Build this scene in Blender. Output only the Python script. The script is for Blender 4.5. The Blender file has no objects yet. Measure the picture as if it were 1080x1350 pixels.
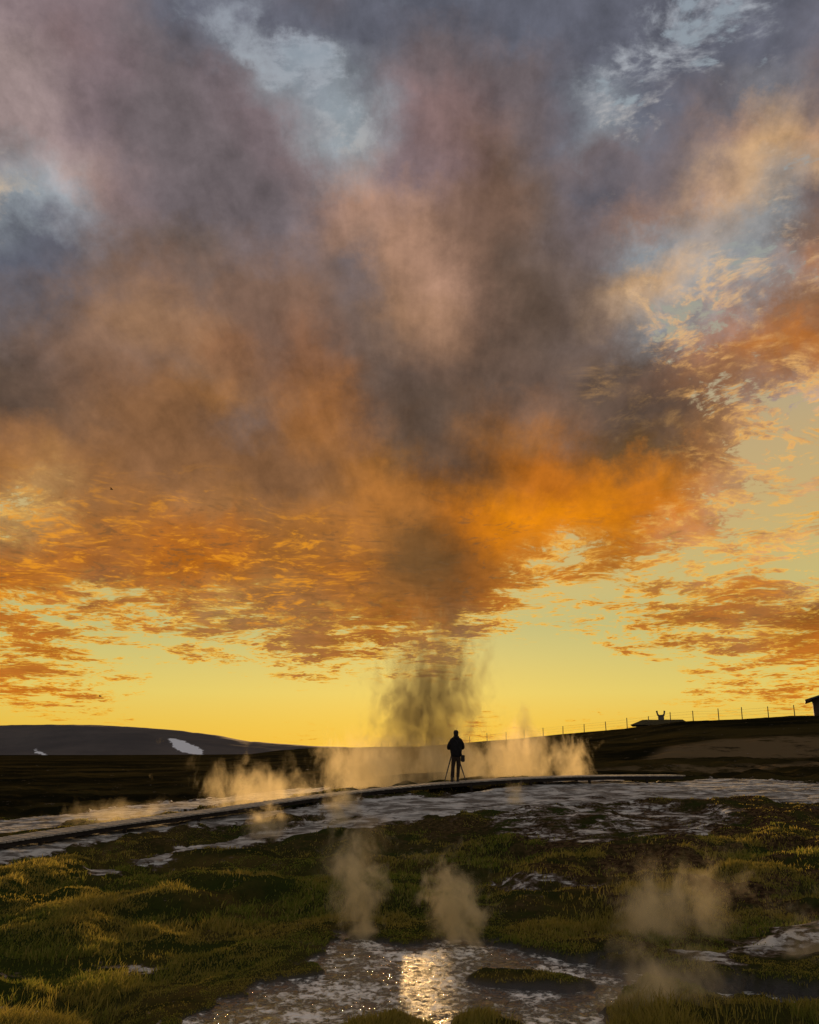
import bpy, bmesh, math, random
import numpy as np
from mathutils import Vector, Matrix
rad = math.radians
random.seed(4)
SC = bpy.context.scene
COL = SC.collection

# ------------------------------------------------------------------ camera
FPX, W0, H0 = 1080.0, 1080, 1350
CZ = 2.6
PITCH = math.atan(310 / FPX)
cd = bpy.data.cameras.new('camera'); cam = bpy.data.objects.new('camera', cd); COL.objects.link(cam)
cd.sensor_fit = 'VERTICAL'; cd.sensor_height = 24
cd.lens = 24 * FPX / H0
cd.clip_start = 0.1; cd.clip_end = 9000
cam.location = (0, 0, CZ); cam.rotation_euler = (rad(90) + PITCH, 0, 0)
SC.camera = cam

def ray(px, py):
    """world direction of a pixel of the photograph, scaled so that its Y is 1"""
    a = (px - 540) / FPX; b = (675 - py) / FPX
    y = math.cos(PITCH) - b * math.sin(PITCH); z = math.sin(PITCH) + b * math.cos(PITCH)
    return a / y, z / y
def azel(px, py):
    x, z = ray(px, py)
    return math.degrees(math.atan2(x, 1)), math.degrees(math.atan2(z, math.hypot(x, 1)))
def pt(px, py, Y):
    x, z = ray(px, py)
    return Vector((x * Y, Y, CZ + z * Y))

# ------------------------------------------------------------------ world
SUN_EL, SUN_AZ = 4.6, 0.4
def lin(c):
    return tuple(((v / 255) / 12.92 if v <= 10 else (((v / 255) + .055) / 1.055) ** 2.4) for v in c)

class NT:
    """small helper to write node trees"""
    def __init__(s, tree):
        s.t = tree; s.n = tree.nodes; s.l = tree.links
    def new(s, kind, **kw):
        n = s.n.new(kind)
        for k, v in kw.items(): setattr(n, k, v)
        return n
    def put(s, sock, v):
        if v is None: return
        if isinstance(v, bpy.types.NodeSocket): s.l.new(v, sock)
        elif isinstance(v, (tuple, list)) and len(v) == 3 and len(sock.default_value) == 4: sock.default_value = tuple(v) + (1,)
        else: sock.default_value = v
    def m(s, op, a, b=None, c=None, clamp=False):
        n = s.new('ShaderNodeMath', operation=op); n.use_clamp = clamp
        s.put(n.inputs[0], a); s.put(n.inputs[1], b); s.put(n.inputs[2], c)
        return n.outputs[0]
    def vm(s, op, a, b=None):
        n = s.new('ShaderNodeVectorMath', operation=op)
        s.put(n.inputs[0], a)
        if b is not None:
            if op == 'SCALE': s.put(n.inputs[3], b)
            else: s.put(n.inputs[1], b)
        return n.outputs[0]
    def mix(s, f, a, b, mode='MIX'):
        n = s.new('ShaderNodeMix', data_type='RGBA', blend_type=mode); n.clamp_result = False
        s.put(n.inputs[0], f); s.put(n.inputs[6], a); s.put(n.inputs[7], b)
        return n.outputs[2]
    def mixf(s, f, a, b):
        n = s.new('ShaderNodeMix', data_type='FLOAT')
        s.put(n.inputs[0], f); s.put(n.inputs[2], a); s.put(n.inputs[3], b)
        return n.outputs[0]
    def noise(s, vec, scale, detail=4, rough=.5, dist=0, dim='3D', lac=2):
        n = s.new('ShaderNodeTexNoise'); n.noise_dimensions = dim
        s.put(n.inputs['Vector'], vec); n.inputs['Scale'].default_value = scale
        n.inputs['Detail'].default_value = detail; n.inputs['Roughness'].default_value = rough
        n.inputs['Distortion'].default_value = dist; n.inputs['Lacunarity'].default_value = lac
        return n
    def ramp(s, f, stops, interp='LINEAR'):
        n = s.new('ShaderNodeValToRGB'); r = n.color_ramp; r.interpolation = interp
        while len(r.elements) < len(stops): r.elements.new(0.5)
        for i, (p, c) in enumerate(stops): r.elements[i].position = i / max(1, len(stops)) if False else p
        for i, (p, c) in enumerate(stops):
            e = r.elements[i]; e.color = tuple(c) if len(c) == 4 else tuple(c) + (1,)
        s.put(n.inputs[0], f)
        return n
    def map(s, v, a, b, c=0, d=1, kind='SMOOTHSTEP'):
        n = s.new('ShaderNodeMapRange', interpolation_type=kind)
        s.put(n.inputs[0], v)
        for i, k in enumerate((a, b, c, d)): s.put(n.inputs[1 + i], k)
        return n.outputs[0]
    def sep(s, v):
        n = s.new('ShaderNodeSeparateXYZ'); s.put(n.inputs[0], v); return n.outputs
    def comb(s, x, y, z=0.0):
        n = s.new('ShaderNodeCombineXYZ'); s.put(n.inputs[0], x); s.put(n.inputs[1], y); s.put(n.inputs[2], z); return n.outputs[0]

PAL = dict(a=(155,136,134), b=(124,108,112), c=(110,100,103), d=(96,98,110), e=(110,94,87), f=(92,75,64), g=(122,95,80),
           h=(140,106,80), i=(150,98,60), j=(190,108,28), k=(226,134,14), l=(168,130,108), m=(208,168,126), n=(178,108,42),
           o=(118,76,38), u=(106,76,44), v=(136,96,64), w=(158,108,62), x=(168,108,50), p=(184,146,92), q=(142,150,156), r=(130,106,104), s=(108,108,92))
ROWS = """
b9 b9 b9 b9 c8 d6 d5 d6 d5 d7 c8 d8 d7 d7 d8 d9 d9 d9 d9 d8 d7 d7 d4 d3 d2 d4 d9 d9
a9 b9 r9 b9 c9 c9 d6 d4 d5 d7 d8 d8 d8 d8 c9 c9 d9 d9 d9 d7 d8 d6 d3 d3 d2 d4 d9 c9
a9 a9 b9 b9 b9 c9 c9 d6 q4 d5 d4 q4 d8 c9 c9 c9 c9 c9 c9 d7 d6 d6 d4 d3 d4 d3 c8 c9
a8 a7 b8 b8 c9 c9 c9 b9 b8 q4 d4 q3 q4 b7 r9 r9 c9 c9 c9 d6 q3 d5 d7 c8 c8 q4 c9 c9
a8 a7 b8 b8 c9 c9 c9 c9 b9 b8 q5 q3 q3 b8 r9 r9 r9 c9 c9 d8 q3 d5 d6 c7 l6 m5 m6 l6
a6 a7 a7 b8 c9 c9 c9 c9 c9 b9 r9 q5 q4 b8 r9 r9 g9 e9 c9 c9 c9 c8 c9 c8 m6 m7 m6 m5
q4 q5 a6 l7 b9 c9 c9 c9 c9 c9 c9 b9 l7 b8 b9 r9 g9 g9 e9 c9 d5 c8 c9 c9 m6 m6 q4 c6
q3 q4 q6 b8 b9 c9 c9 c9 c9 c9 c9 l9 l8 l8 l8 g9 g9 g9 e9 c9 c9 l7 c8 l7 m6 q4 q3 g7
d9 d9 d9 e9 e9 e9 e9 e9 c9 c9 c9 g9 e9 l7 l7 g9 g9 f9 e9 e9 c9 q6 q6 q5 q4 q4 e7 g7
d9 d9 d9 e9 g9 g9 g9 e9 g9 g9 g9 e9 d9 h9 l7 l8 g9 f9 f9 e9 e9 m6 m7 m6 q4 q5 q5 n6
e9 d9 e9 g9 h9 h9 h9 g9 g9 g9 g9 g9 e9 h9 l9 l9 g9 f9 f9 f9 e9 m6 q5 q3 q3 g8 g8 h8
e9 e9 g9 h9 h9 h9 h9 i9 g9 e9 i9 e9 e9 h9 h9 h9 g9 f9 f9 e8 e9 e8 q5 q2 j6 n7 j8 i8
f9 f9 g9 g9 g9 g9 h9 h9 i9 e9 i9 g9 f9 e9 g9 g9 f9 f9 e9 f7 f8 f8 f7 n5 h8 h8 n6 n7
f9 f9 f9 v9 v9 v9 v9 w9 w9 e9 x9 i9 f9 f9 f9 f9 f9 g9 g9 f7 f8 f8 g8 f8 n4 q2 q2 m5
v9 v9 f9 f9 v9 v9 v9 v9 e9 e9 x9 x9 g9 f9 f9 f9 v9 x9 v9 g8 f8 f8 f8 f8 w6 w4 q2 w4
w9 w9 v9 v9 v9 v9 v9 v9 v9 v9 v9 v9 x9 u9 f9 f9 u9 j9 j9 u8 u9 u8 u8 v8 w5 m3 m3 w4
w7 p6 w7 v9 w9 v9 v9 w9 v9 v9 v9 w9 x9 x9 o9 o9 x9 j9 j9 j9 k9 j9 k8 j7 m4 m2 m2 m3
p5 p5 w6 w8 x9 x9 w9 w9 w9 w9 x9 x9 x9 x9 x9 j9 k9 k9 k9 k9 k9 j8 j6 i5 m2 w4 w4 w4
w8 w8 j8 x8 j8 j9 j9 j9 j9 x9 o9 x9 x9 u9 u9 j9 k9 j8 n5 n3 o8 j5 m4 l3 j4 m2 m2 m2
j7 x8 j8 f8 f7 x7 j8 j8 x8 o9 x8 j9 o9 u9 u9 o9 o9 n5 n2 j4 n3 n3 p3 w5 j7 j6 w5 m3
n6 j6 w6 n5 w6 j7 w6 p5 w6 w7 w7 x7 x8 x8 o9 o9 j7 n4 n4 n4 n2 n3 n5 o7 j7 w6 j7 o7
n5 j5 j6 n3 n1 n2 w5 w7 w7 w7 w7 w7 j5 j5 x8 s4 n3 n1 n0 n1 n4 n6 n5 w7 w6 w7 x7 j7
n6 j6 n3 n2 j5 n1 n0 n1 n2 w6 w6 n4 n1 s3 x6 s3 n0 n2 n0 n0 n0 n0 n3 n1 n3 n2 n3 j5
j5 j7 j6 n3 n1 n0 n0 n0 n0 n0 n0 n0 n0 n0 n0 n0 n0 n0 n0 n0 n0 n0 n2 n4 n6 n5 n4 j5
n0 n0 n0 n2 n3 n0 n0 j2 n0 n1 n3 n1 n0 n0 n0 j4 n3 n2 n1 n1 n4 n1 n0 n0 n0 n0 n0 n0
""".split('\n')[1:-1]
GRID = np.array([[lin(PAL[c[0]]) + (int(c[1]) / 9,) for c in r.split()] for r in ROWS])
def grid_at(px, py):
    gx = min(max(px / 40, 0), 26.999); gy = min(max(py / 40, 0), 23.999)
    i, j = int(gy), int(gx); fy, fx = gy - i, gx - j
    return ((GRID[i, j] * (1 - fx) + GRID[i, j + 1] * fx) * (1 - fy) + (GRID[i + 1, j] * (1 - fx) + GRID[i + 1, j + 1] * fx) * fy)
def px_of(az, el):
    a, e = rad(az), rad(el)
    x, y, z = math.sin(a) * math.cos(e), math.cos(a) * math.cos(e), math.sin(e)
    dpt = y * math.cos(PITCH) + z * math.sin(PITCH); up = z * math.cos(PITCH) - y * math.sin(PITCH)
    return 540 + FPX * x / dpt, 675 - FPX * up / dpt

def build_world():
    w = bpy.data.worlds.new('World'); SC.world = w; w.use_nodes = True
    T = NT(w.node_tree); w.node_tree.nodes.clear()
    co = T.new('ShaderNodeTexCoord').outputs['Generated']
    d = T.vm('NORMALIZE', co)
    x, y, z = T.sep(d)
    az = T.m('MULTIPLY', T.m('ARCTAN2', x, y), 180 / math.pi)
    el = T.m('MULTIPLY', T.m('ARCSINE', z), 180 / math.pi)
    # soft domain warp so that cloud masses get natural outlines
    w1 = T.vm('SUBTRACT', T.noise(d, 5.5, 3, .5).outputs['Color'], (.5, .5, .5))
    w2 = T.vm('SUBTRACT', T.noise(d, 17, 7, .68).outputs['Color'], (.5, .5, .5))
    amp = T.map(el, 2, 22, .45, 1.0)
    a1, b1, _ = T.sep(w1); a2, b2, _ = T.sep(w2)
    azw = T.m('ADD', az, T.m('ADD', T.m('MULTIPLY', a1, 5.0), T.m('MULTIPLY', a2, 6.0)))
    elw = T.m('ADD', el, T.m('MULTIPLY', amp, T.m('ADD', T.m('MULTIPLY', b1, 4.5), T.m('MULTIPLY', b2, 5.5))))
    t = T.map(azw, -38, 38, 0, 1, 'LINEAR')
    els = [0.3, 1.6, 3.2, 4.8, 6.4] + [8.2 + 1.9 * k for k in range(22)]
    col = alp = None
    for k, e in enumerate(els):
        st = []
        for q in range(32):
            a = -38 + 76 * q / 31
            g = grid_at(*px_of(a, e)); st.append((q / 31, tuple(g)))
        rn = T.ramp(t, st, 'B_SPLINE')
        c, al = rn.outputs[0], rn.outputs[1]
        if col is None: col, alp = c, al
        else:
            f = T.map(elw, els[k - 1], e, 0, 1, 'LINEAR')
            col = T.mix(f, col, c); alp = T.mixf(f, alp, al)
    # cloud field on a flat layer seen in perspective (streaks towards the horizon)
    k_ = T.m('DIVIDE', 1.0, T.m('ADD', T.m('MAXIMUM', z, 0.0), .085))
    P = T.comb(T.m('MULTIPLY', x, k_), T.m('MULTIPLY', y, k_), 0.0)
    wv = T.vm('SCALE', T.vm('SUBTRACT', T.noise(P, 1.6, 3, .55).outputs['Color'], (.5, .5, .5)), .4)
    P2 = T.vm('ADD', P, wv)
    n1 = T.noise(P2, 2.6, 9, .62).outputs[0]
    n2 = T.noise(T.vm('ADD', P2, (7.3, 1.1, 0)), 9.5, 7, .66).outputs[0]
    n3 = T.noise(d, 7.5, 8, .64, .15).outputs[0]
    low = T.m('MAXIMUM', T.map(el, 20, 40, 1, 0), T.m('MULTIPLY', T.map(az, 9, 17), .85))
    n4 = T.noise(T.vm('ADD', P2, (3.3, 5.1, 0)), 30, 5, .6).outputs[0]
    nn = T.mixf(low, T.m('ADD', T.m('MULTIPLY', n3, .6), T.m('MULTIPLY', n1, .4)), T.m('ADD', T.m('MULTIPLY', n1, .42), T.m('ADD', T.m('MULTIPLY', n2, .38), T.m('MULTIPLY', n4, T.map(el, 10, 24, .2, .34)))))
    thick = T.m('ADD', T.m('MULTIPLY', alp, T.map(el, 22, 40, 1.25, 1.78)), T.m('MULTIPLY', T.m('SUBTRACT', nn, T.mixf(low, .49, T.map(el, 10, 24, .49, .56))), T.mixf(T.map(alp, .6, 1.0), T.m('MULTIPLY', T.mixf(low, 3.6, 6.5), T.map(alp, .0, .3, .35, 1)), 1.6)))
    wid = T.mixf(low, 1.1, .80)
    cov = T.map(thick, .42, wid)
    # clear sky behind the clouds
    clear = T.ramp(T.map(el, 0, 50, 0, 1, 'LINEAR'), [
        (0.0, lin((238, 182, 50))), (.03, lin((230, 190, 74))), (.07, lin((222, 200, 104))), (.12, lin((204, 192, 116))),
        (.16, lin((188, 184, 122))), (.21, lin((198, 182, 118))), (.30, lin((198, 172, 116))), (.40, lin((190, 166, 122))), (.50, lin((172, 162, 136))), (.60, lin((152, 154, 146))),
        (.75, lin((150, 160, 165))), (1.0, lin((136, 146, 160)))]).outputs[0]
    sky = T.new('ShaderNodeTexSky', sky_type='NISHITA'); sky.sun_disc = False
    sky.sun_elevation = rad(SUN_EL); sky.sun_rotation = rad(SUN_AZ); sky.air_density = 1.4; sky.dust_density = 2
    clear = T.mix(.06, clear, T.mix(1.0, sky.outputs[0], (.05, .05, .05), 'MULTIPLY'), 'ADD')
    glow = T.m('MULTIPLY', T.map(T.m('ABSOLUTE', T.m('ADD', az, 4.0)), 30, 0), T.map(el, 7, 0))
    clear = T.mix(T.m('MULTIPLY', glow, .3), clear, lin((246, 212, 96)))
    # thin cloud edges catch the low sun, thick parts keep their own colour
    lit = T.ramp(T.map(el, 0, 50, 0, 1, 'LINEAR'), [
        (0.0, lin((255, 186, 38))), (.12, lin((255, 196, 66))), (.25, lin((250, 190, 82))), (.33, lin((236, 178, 92))),
        (.5, lin((236, 180, 108))), (.7, lin((214, 188, 158))), (.85, lin((178, 182, 188))), (1, lin((164, 172, 186)))]).outputs[0]
    fine = T.m('ADD', T.m('MULTIPLY', n2, .7), T.m('MULTIPLY', n3, .3))
    thin = T.m('MULTIPLY', T.map(thick, 1.3, .62), T.map(fine, .46, .56))
    lowm_ = T.map(el, 7, 18, 1, 0)
    open_ = T.map(alp, .98, .74)
    thin = T.mixf(lowm_, thin, T.m('MULTIPLY', T.map(thick, 1.05, .58), T.map(n2, .34, .56, .35, 1)))
    litf = T.m('MULTIPLY', T.m('MULTIPLY', thin, open_), .9)
    lowm = T.map(el, 8, 19, 1, 0)
    mott = T.m('ADD', 1.0, T.m('ADD', T.m('MULTIPLY', T.m('SUBTRACT', n3, .5), 1.1), T.m('MULTIPLY', T.m('SUBTRACT', T.mixf(lowm, T.noise(d, 24, 6, .64, .15).outputs[0], n2), .5), 1.0)))
    e0 = T.m('SUBTRACT', el, 4.0); a0 = T.m('SUBTRACT', az, 0.5)
    th = T.m('ARCTAN2', a0, e0); rr_ = T.m('LOGARITHM', T.m('ADD', T.m('SQRT', T.m('ADD', T.m('MULTIPLY', e0, e0), T.m('MULTIPLY', a0, a0))), 3.0), 2.718)
    soft = T.noise(T.comb(T.m('MULTIPLY', th, 9.0), T.m('MULTIPLY', rr_, 1.8), 0.0), 1.0, 6, .62, .3).outputs[0]
    mott = T.m('MULTIPLY', mott, T.m('ADD', 1.0, T.m('MULTIPLY', T.m('SUBTRACT', soft, .5), T.map(el, 10, 22, .15, .6))))
    dark = T.mix(1.0, col, T.comb(mott, mott, mott), 'MULTIPLY')
    # golden veins and smoky hollows in the low, underlit band
    band = T.m('MULTIPLY', T.map(el, 6, 9.5), T.map(T.m('ADD', el, T.m('MULTIPLY', b1, 8.0)), 18.5, 13))
    nv = T.m('ADD', T.m('MULTIPLY', T.noise(T.vm('ADD', P2, (1.7, 9.1, 0)), 7.5, 3, .6, .6).outputs[0], .6), T.m('MULTIPLY', n4, .4))
    dark = T.mix(T.m('MULTIPLY', band, T.map(nv, .47, .36, 0, .6)), dark, lin((112, 82, 52)))
    dark = T.mix(T.m('MULTIPLY', T.m('MULTIPLY', band, T.m('MAXIMUM', T.map(az, 0, -7), T.m('MULTIPLY', T.map(az, 11, 17), .6))), T.map(nv, .50, .66, 0, .62)), dark, lin((252, 164, 34)))
    cloud = T.mix(litf, dark, lit)
    sky_c = T.mix(cov, clear, cloud)
    # the part of the sky behind the viewer: calm blue-grey cloud
    back = T.mix(T.map(n3, .35, .65), lin((134, 128, 124)), lin((174, 169, 164)))
    side = T.m('MAXIMUM', T.map(T.m('ABSOLUTE', az), 48, 85), T.map(el, 54, 66))
    sky_c = T.mix(side, sky_c, back)
    sky_c = T.mix(T.map(el, 0, -4), sky_c, lin((40, 36, 28)))
    bg = T.new('ShaderNodeBackground'); T.put(bg.inputs[0], sky_c); bg.inputs[1].default_value = 1.0
    out = T.new('ShaderNodeOutputWorld'); T.l.new(bg.outputs[0], out.inputs[0])
    w.cycles.sampling_method = 'MANUAL'; w.cycles.sample_map_resolution = 512
build_world()

ld = bpy.data.lights.new('sun', 'SUN'); sun = bpy.data.objects.new('sun', ld); COL.objects.link(sun)
ld.energy = 5.0; ld.angle = rad(2.0); ld.color = (1.0, .60, .24)
sun.rotation_euler = (Vector((math.sin(rad(SUN_AZ)) * math.cos(rad(SUN_EL)), math.cos(rad(SUN_AZ)) * math.cos(rad(SUN_EL)), math.sin(rad(SUN_EL))))).to_track_quat('Z', 'Y').to_euler()
SC.view_settings.view_transform = 'Standard'; SC.view_settings.look = 'None'
SC.view_settings.exposure = 0; SC.view_settings.gamma = 1
SC.render.engine = 'CYCLES'
SC.cycles.use_denoising = True
SC.cycles.volume_step_rate = 1.0; SC.cycles.volume_max_steps = 128
SC.cycles.volume_bounces = 2; SC.cycles.max_bounces = 6
SC.render.film_transparent = False

# ------------------------------------------------------------------ helpers
def props(o, label=None, cat=None, group=None, kind=None):
    if label: o['label'] = label
    if cat: o['category'] = cat
    if group: o['group'] = group
    if kind: o['kind'] = kind
    return o
def mesh_obj(name, verts, faces, mat=None, parent=None, smooth=False):
    me = bpy.data.meshes.new(name); me.from_pydata([tuple(v) for v in verts], [], faces); me.update()
    if mat: me.materials.append(mat)
    if smooth: me.polygons.foreach_set('use_smooth', [True] * len(me.polygons))
    o = bpy.data.objects.new(name, me); COL.objects.link(o)
    if parent: o.parent = parent
    return o
def bm_obj(name, bm, mat=None, parent=None, smooth=False):
    me = bpy.data.meshes.new(name); bmesh.ops.recalc_face_normals(bm, faces=bm.faces); bm.to_mesh(me); bm.free()
    if mat: me.materials.append(mat)
    if smooth: me.polygons.foreach_set('use_smooth', [True] * len(me.polygons))
    o = bpy.data.objects.new(name, me); COL.objects.link(o)
    if parent: o.parent = parent
    return o
def empty(name, loc, rz=0):
    o = bpy.data.objects.new(name, None); o.location = loc; o.rotation_euler = (0, 0, rz); COL.objects.link(o); o.empty_display_size = .2
    return o
def box(bm, c, s, rz=0, bev=0, M=None):
    r = bmesh.ops.create_cube(bm, size=1)
    mt = Matrix.Translation(c) @ Matrix.Rotation(rz, 4, 'Z') @ Matrix.Diagonal((s[0], s[1], s[2], 1))
    if M is not None: mt = M @ mt
    bmesh.ops.transform(bm, matrix=mt, verts=r['verts'])
    if bev:
        es = {e for v in r['verts'] for e in v.link_edges}
        bmesh.ops.bevel(bm, geom=list(es), offset=bev, segments=1, affect='EDGES')
def tube(bm, p, q, r0, r1=None, n=8):
    p, q = Vector(p), Vector(q); r1 = r0 if r1 is None else r1
    L = (q - p).length
    r = bmesh.ops.create_cone(bm, cap_ends=True, segments=n, radius1=r0, radius2=r1, depth=L)
    mt = Matrix.Translation((p + q) / 2) @ (q - p).to_track_quat('Z', 'Y').to_matrix().to_4x4()
    bmesh.ops.transform(bm, matrix=mt, verts=r['verts'])
def fast_mesh(name, co, faces, mat):
    """numpy mesh; faces (n,k) of constant size"""
    me = bpy.data.meshes.new(name); k = faces.shape[1]
    me.vertices.add(len(co)); me.vertices.foreach_set('co', co.astype(np.float32).ravel())
    me.loops.add(faces.size); me.loops.foreach_set('vertex_index', faces.astype(np.int32).ravel())
    me.polygons.add(len(faces)); me.polygons.foreach_set('loop_start', np.arange(0, faces.size, k, dtype=np.int32))
    me.polygons.foreach_set('loop_total', np.full(len(faces), k, dtype=np.int32))
    me.update(calc_edges=True)
    me.materials.append(mat)
    o = bpy.data.objects.new(name, me); COL.objects.link(o)
    return o
def attr(o, name, vals):
    a = o.data.attributes.new(name, 'FLOAT', 'POINT'); a.data.foreach_set('value', vals.astype(np.float32).ravel())

_rs = np.random.RandomState(11); LAT = _rs.rand(256, 256)
def vnoise(x, y):
    xi = np.floor(x).astype(int); yi = np.floor(y).astype(int); fx = x - xi; fy = y - yi
    fx = fx * fx * fx * (fx * (fx * 6 - 15) + 10); fy = fy * fy * fy * (fy * (fy * 6 - 15) + 10)
    g = lambda a, b: LAT[a & 255, b & 255]
    return (g(xi, yi) * (1 - fx) + g(xi + 1, yi) * fx) * (1 - fy) + (g(xi, yi + 1) * (1 - fx) + g(xi + 1, yi + 1) * fx) * fy
def fbm(x, y, octv=4, gain=.5):
    s = 0; a = 1; t = 0
    for k in range(octv):
        s = s + a * vnoise(x * 2 ** k + 17.3 * k, y * 2 ** k + 9.1 * k); t += a; a *= gain
    return s / t
def sstep(a, b, v):
    t = np.clip((v - a) / (b - a), 0, 1); return t * t * (3 - 2 * t)

# ------------------------------------------------------------------ materials
def mat(name):
    m = bpy.data.materials.new(name); m.use_nodes = True; m.node_tree.nodes.clear()
    return m, NT(m.node_tree)
def bsdf(T, **kw):
    b = T.new('ShaderNodeBsdfPrincipled')
    for k, v in kw.items(): T.put(b.inputs[k.replace('_', ' ')], v)
    o = T.new('ShaderNodeOutputMaterial'); T.l.new(b.outputs[0], o.inputs[0])
    return b, o
def simple(name, c, rough=.8, var=.25, scale=12, spec=.3, bump=.2):
    m, T = mat(name)
    co = T.new('ShaderNodeTexCoord').outputs['Object']
    n = T.noise(co, scale, 5, .6).outputs[0]
    k = T.map(n, .3, .7, 1 - var, 1 + var)
    colr = T.mix(1.0, c, T.comb(k, k, k), 'MULTIPLY')
    b, o = bsdf(T, Base_Color=colr, Roughness=rough); b.inputs['Specular IOR Level'].default_value = spec
    if bump:
        bp = T.new('ShaderNodeBump'); bp.inputs['Strength'].default_value = bump; bp.inputs['Distance'].default_value = .02
        T.l.new(n, bp.inputs['Height']); T.l.new(bp.outputs[0], b.inputs['Normal'])
    return m

def ground_mat():
    m, T = mat('ground_turf_and_sinter')
    P = T.new('ShaderNodeNewGeometry').outputs['Position']
    A = lambda n: T.new('ShaderNodeAttribute', attribute_name=n).outputs['Fac']
    sin, wet, far, brn, pale = A('sinter'), A('wet'), A('far'), A('brown'), A('pale')
    big = T.noise(P, .22, 4, .55).outputs[0]
    med = T.noise(P, 1.1, 5, .6).outputs[0]
    fin = T.noise(P, 9, 6, .65).outputs[0]
    P5 = T.vm('MULTIPLY', P, (.32, .60, 3.0))
    streak = T.noise(P5, 3.6, 7, .68, .5).outputs[0]
    turf = T.mix(T.map(med, .35, .65), (.022, .026, .007), (.075, .055, .016))
    turf = T.mix(T.map(big, .40, .62), turf, (.026, .036, .008))
    turf = T.mix(T.map(fin, .5, .75, 0, .6), turf, (.012, .010, .006))
    turf = T.mix(T.m('MULTIPLY', brn, T.map(T.noise(P, .7, 6, .65, .3).outputs[0], .38, .58)), turf, T.mix(T.map(fin, .4, .65), (.022, .014, .008), (.10, .062, .030)))
    heath = T.mix(T.map(T.noise(T.vm('MULTIPLY', P, (.5, 1, 3)), .10, 8, .7).outputs[0], .42, .62), (.009, .0085, .004), (.040, .030, .010))
    heath = T.mix(T.m('MULTIPLY', pale, T.map(T.noise(P, .25, 6, .7).outputs[0], .36, .5)), heath, (.12, .085, .045))
    turf = T.mix(far, turf, heath)
    mud = T.mix(T.map(fin, .35, .65), (.050, .036, .026), (.13, .10, .080))
    sint = T.mix(T.map(streak, .42, .62), (.10, .088, .075), (.50, .49, .47))
    sint = T.mix(T.map(fin, .55, .75, 0, .7), sint, (.09, .075, .065))
    e = T.m('ADD', sin, T.m('MULTIPLY', T.m('SUBTRACT', T.m('ADD', T.m('MULTIPLY', med, .45), T.m('ADD', T.m('MULTIPLY', streak, .45), T.m('MULTIPLY', fin, .25))), .575), 3.2))
    c = T.mix(T.map(e, .30, .45), turf, mud)
    c = T.mix(T.map(e, .46, .60), c, sint)
    c = T.mix(wet, c, (.030, .026, .024))
    ew = T.map(e, .42, .6)
    rgh = T.mixf(T.m('MULTIPLY', ew, T.map(streak, .5, .72, .2, 1)), .92, .38)
    rgh = T.mixf(wet, rgh, .3)
    b, o = bsdf(T, Base_Color=c, Roughness=rgh)
    T.put(b.inputs['Specular IOR Level'], T.m('MAXIMUM', T.m('MULTIPLY', ew, .4), T.m('MULTIPLY', wet, .4)))
    bp = T.new('ShaderNodeBump'); bp.inputs['Strength'].default_value = .8; bp.inputs['Distance'].default_value = .06
    T.put(bp.inputs['Height'], T.m('ADD', fin, T.m('MULTIPLY', streak, .8)))
    T.l.new(bp.outputs[0], b.inputs['Normal'])
    return m

def water_mat():
    m, T = mat('stream_water')
    P = T.new('ShaderNodeNewGeometry').outputs['Position']
    Pf = T.vm('MULTIPLY', P, (1.0, .85, 1.0))
    a = T.noise(Pf, 5.5, 4, .55, .8).outputs[0]
    b_ = T.noise(Pf, 14, 3, .55, .5).outputs[0]
    big = T.noise(P, 1.3, 3, .6, .4).outputs[0]
    crust = T.map(T.m('ADD', T.m('MULTIPLY', T.noise(Pf, 10, 6, .7, .5).outputs[0], .6), T.m('MULTIPLY', big, .4)),   .47, .57)  # mineral crust mask; its pale colour also paints in the silvery sky reflection
    c = T.mix(crust, (.05, .048, .043), (.80, .79, .76))
    b, o = bsdf(T, Base_Color=c, IOR=1.7)
    T.put(b.inputs['Roughness'], T.mixf(crust, .09, .42))
    bp = T.new('ShaderNodeBump'); bp.inputs['Strength'].default_value = 1.0; bp.inputs['Distance'].default_value = .07
    T.put(bp.inputs['Height'], T.m('ADD', T.m('ADD', a, T.m('MULTIPLY', b_, .35)), T.m('MULTIPLY', crust, .5)))
    T.l.new(bp.outputs[0], b.inputs['Normal'])
    return m

def grass_mat():
    m, T = mat('grass_blades')
    P = T.new('ShaderNodeNewGeometry').outputs['Position']
    t = T.new('ShaderNodeAttribute', attribute_name='tip').outputs['Fac']
    v = T.new('ShaderNodeAttribute', attribute_name='vary').outputs['Fac']
    dry = T.new('ShaderNodeAttribute', attribute_name='dry').outputs['Fac']
    c = T.mix(dry, (.150, .190, .028), (.31, .255, .050))
    c = T.mix(T.map(v, .6, 1.0, 0, .7, 'LINEAR'), c, (.42, .32, .10))
    c = T.mix(T.map(v, 0, .3, .6, 0, 'LINEAR'), c, (.030, .034, .010))
    d = T.new('ShaderNodeBsdfDiffuse'); T.put(d.inputs[0], c)
    tr = T.new('ShaderNodeBsdfTranslucent'); T.put(tr.inputs[0], c)
    mx = T.new('ShaderNodeMixShader'); mx.inputs[0].default_value = .5
    T.l.new(d.outputs[0], mx.inputs[1]); T.l.new(tr.outputs[0], mx.inputs[2])
    o = T.new('ShaderNodeOutputMaterial'); T.l.new(mx.outputs[0], o.inputs[0])
    return m

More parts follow.
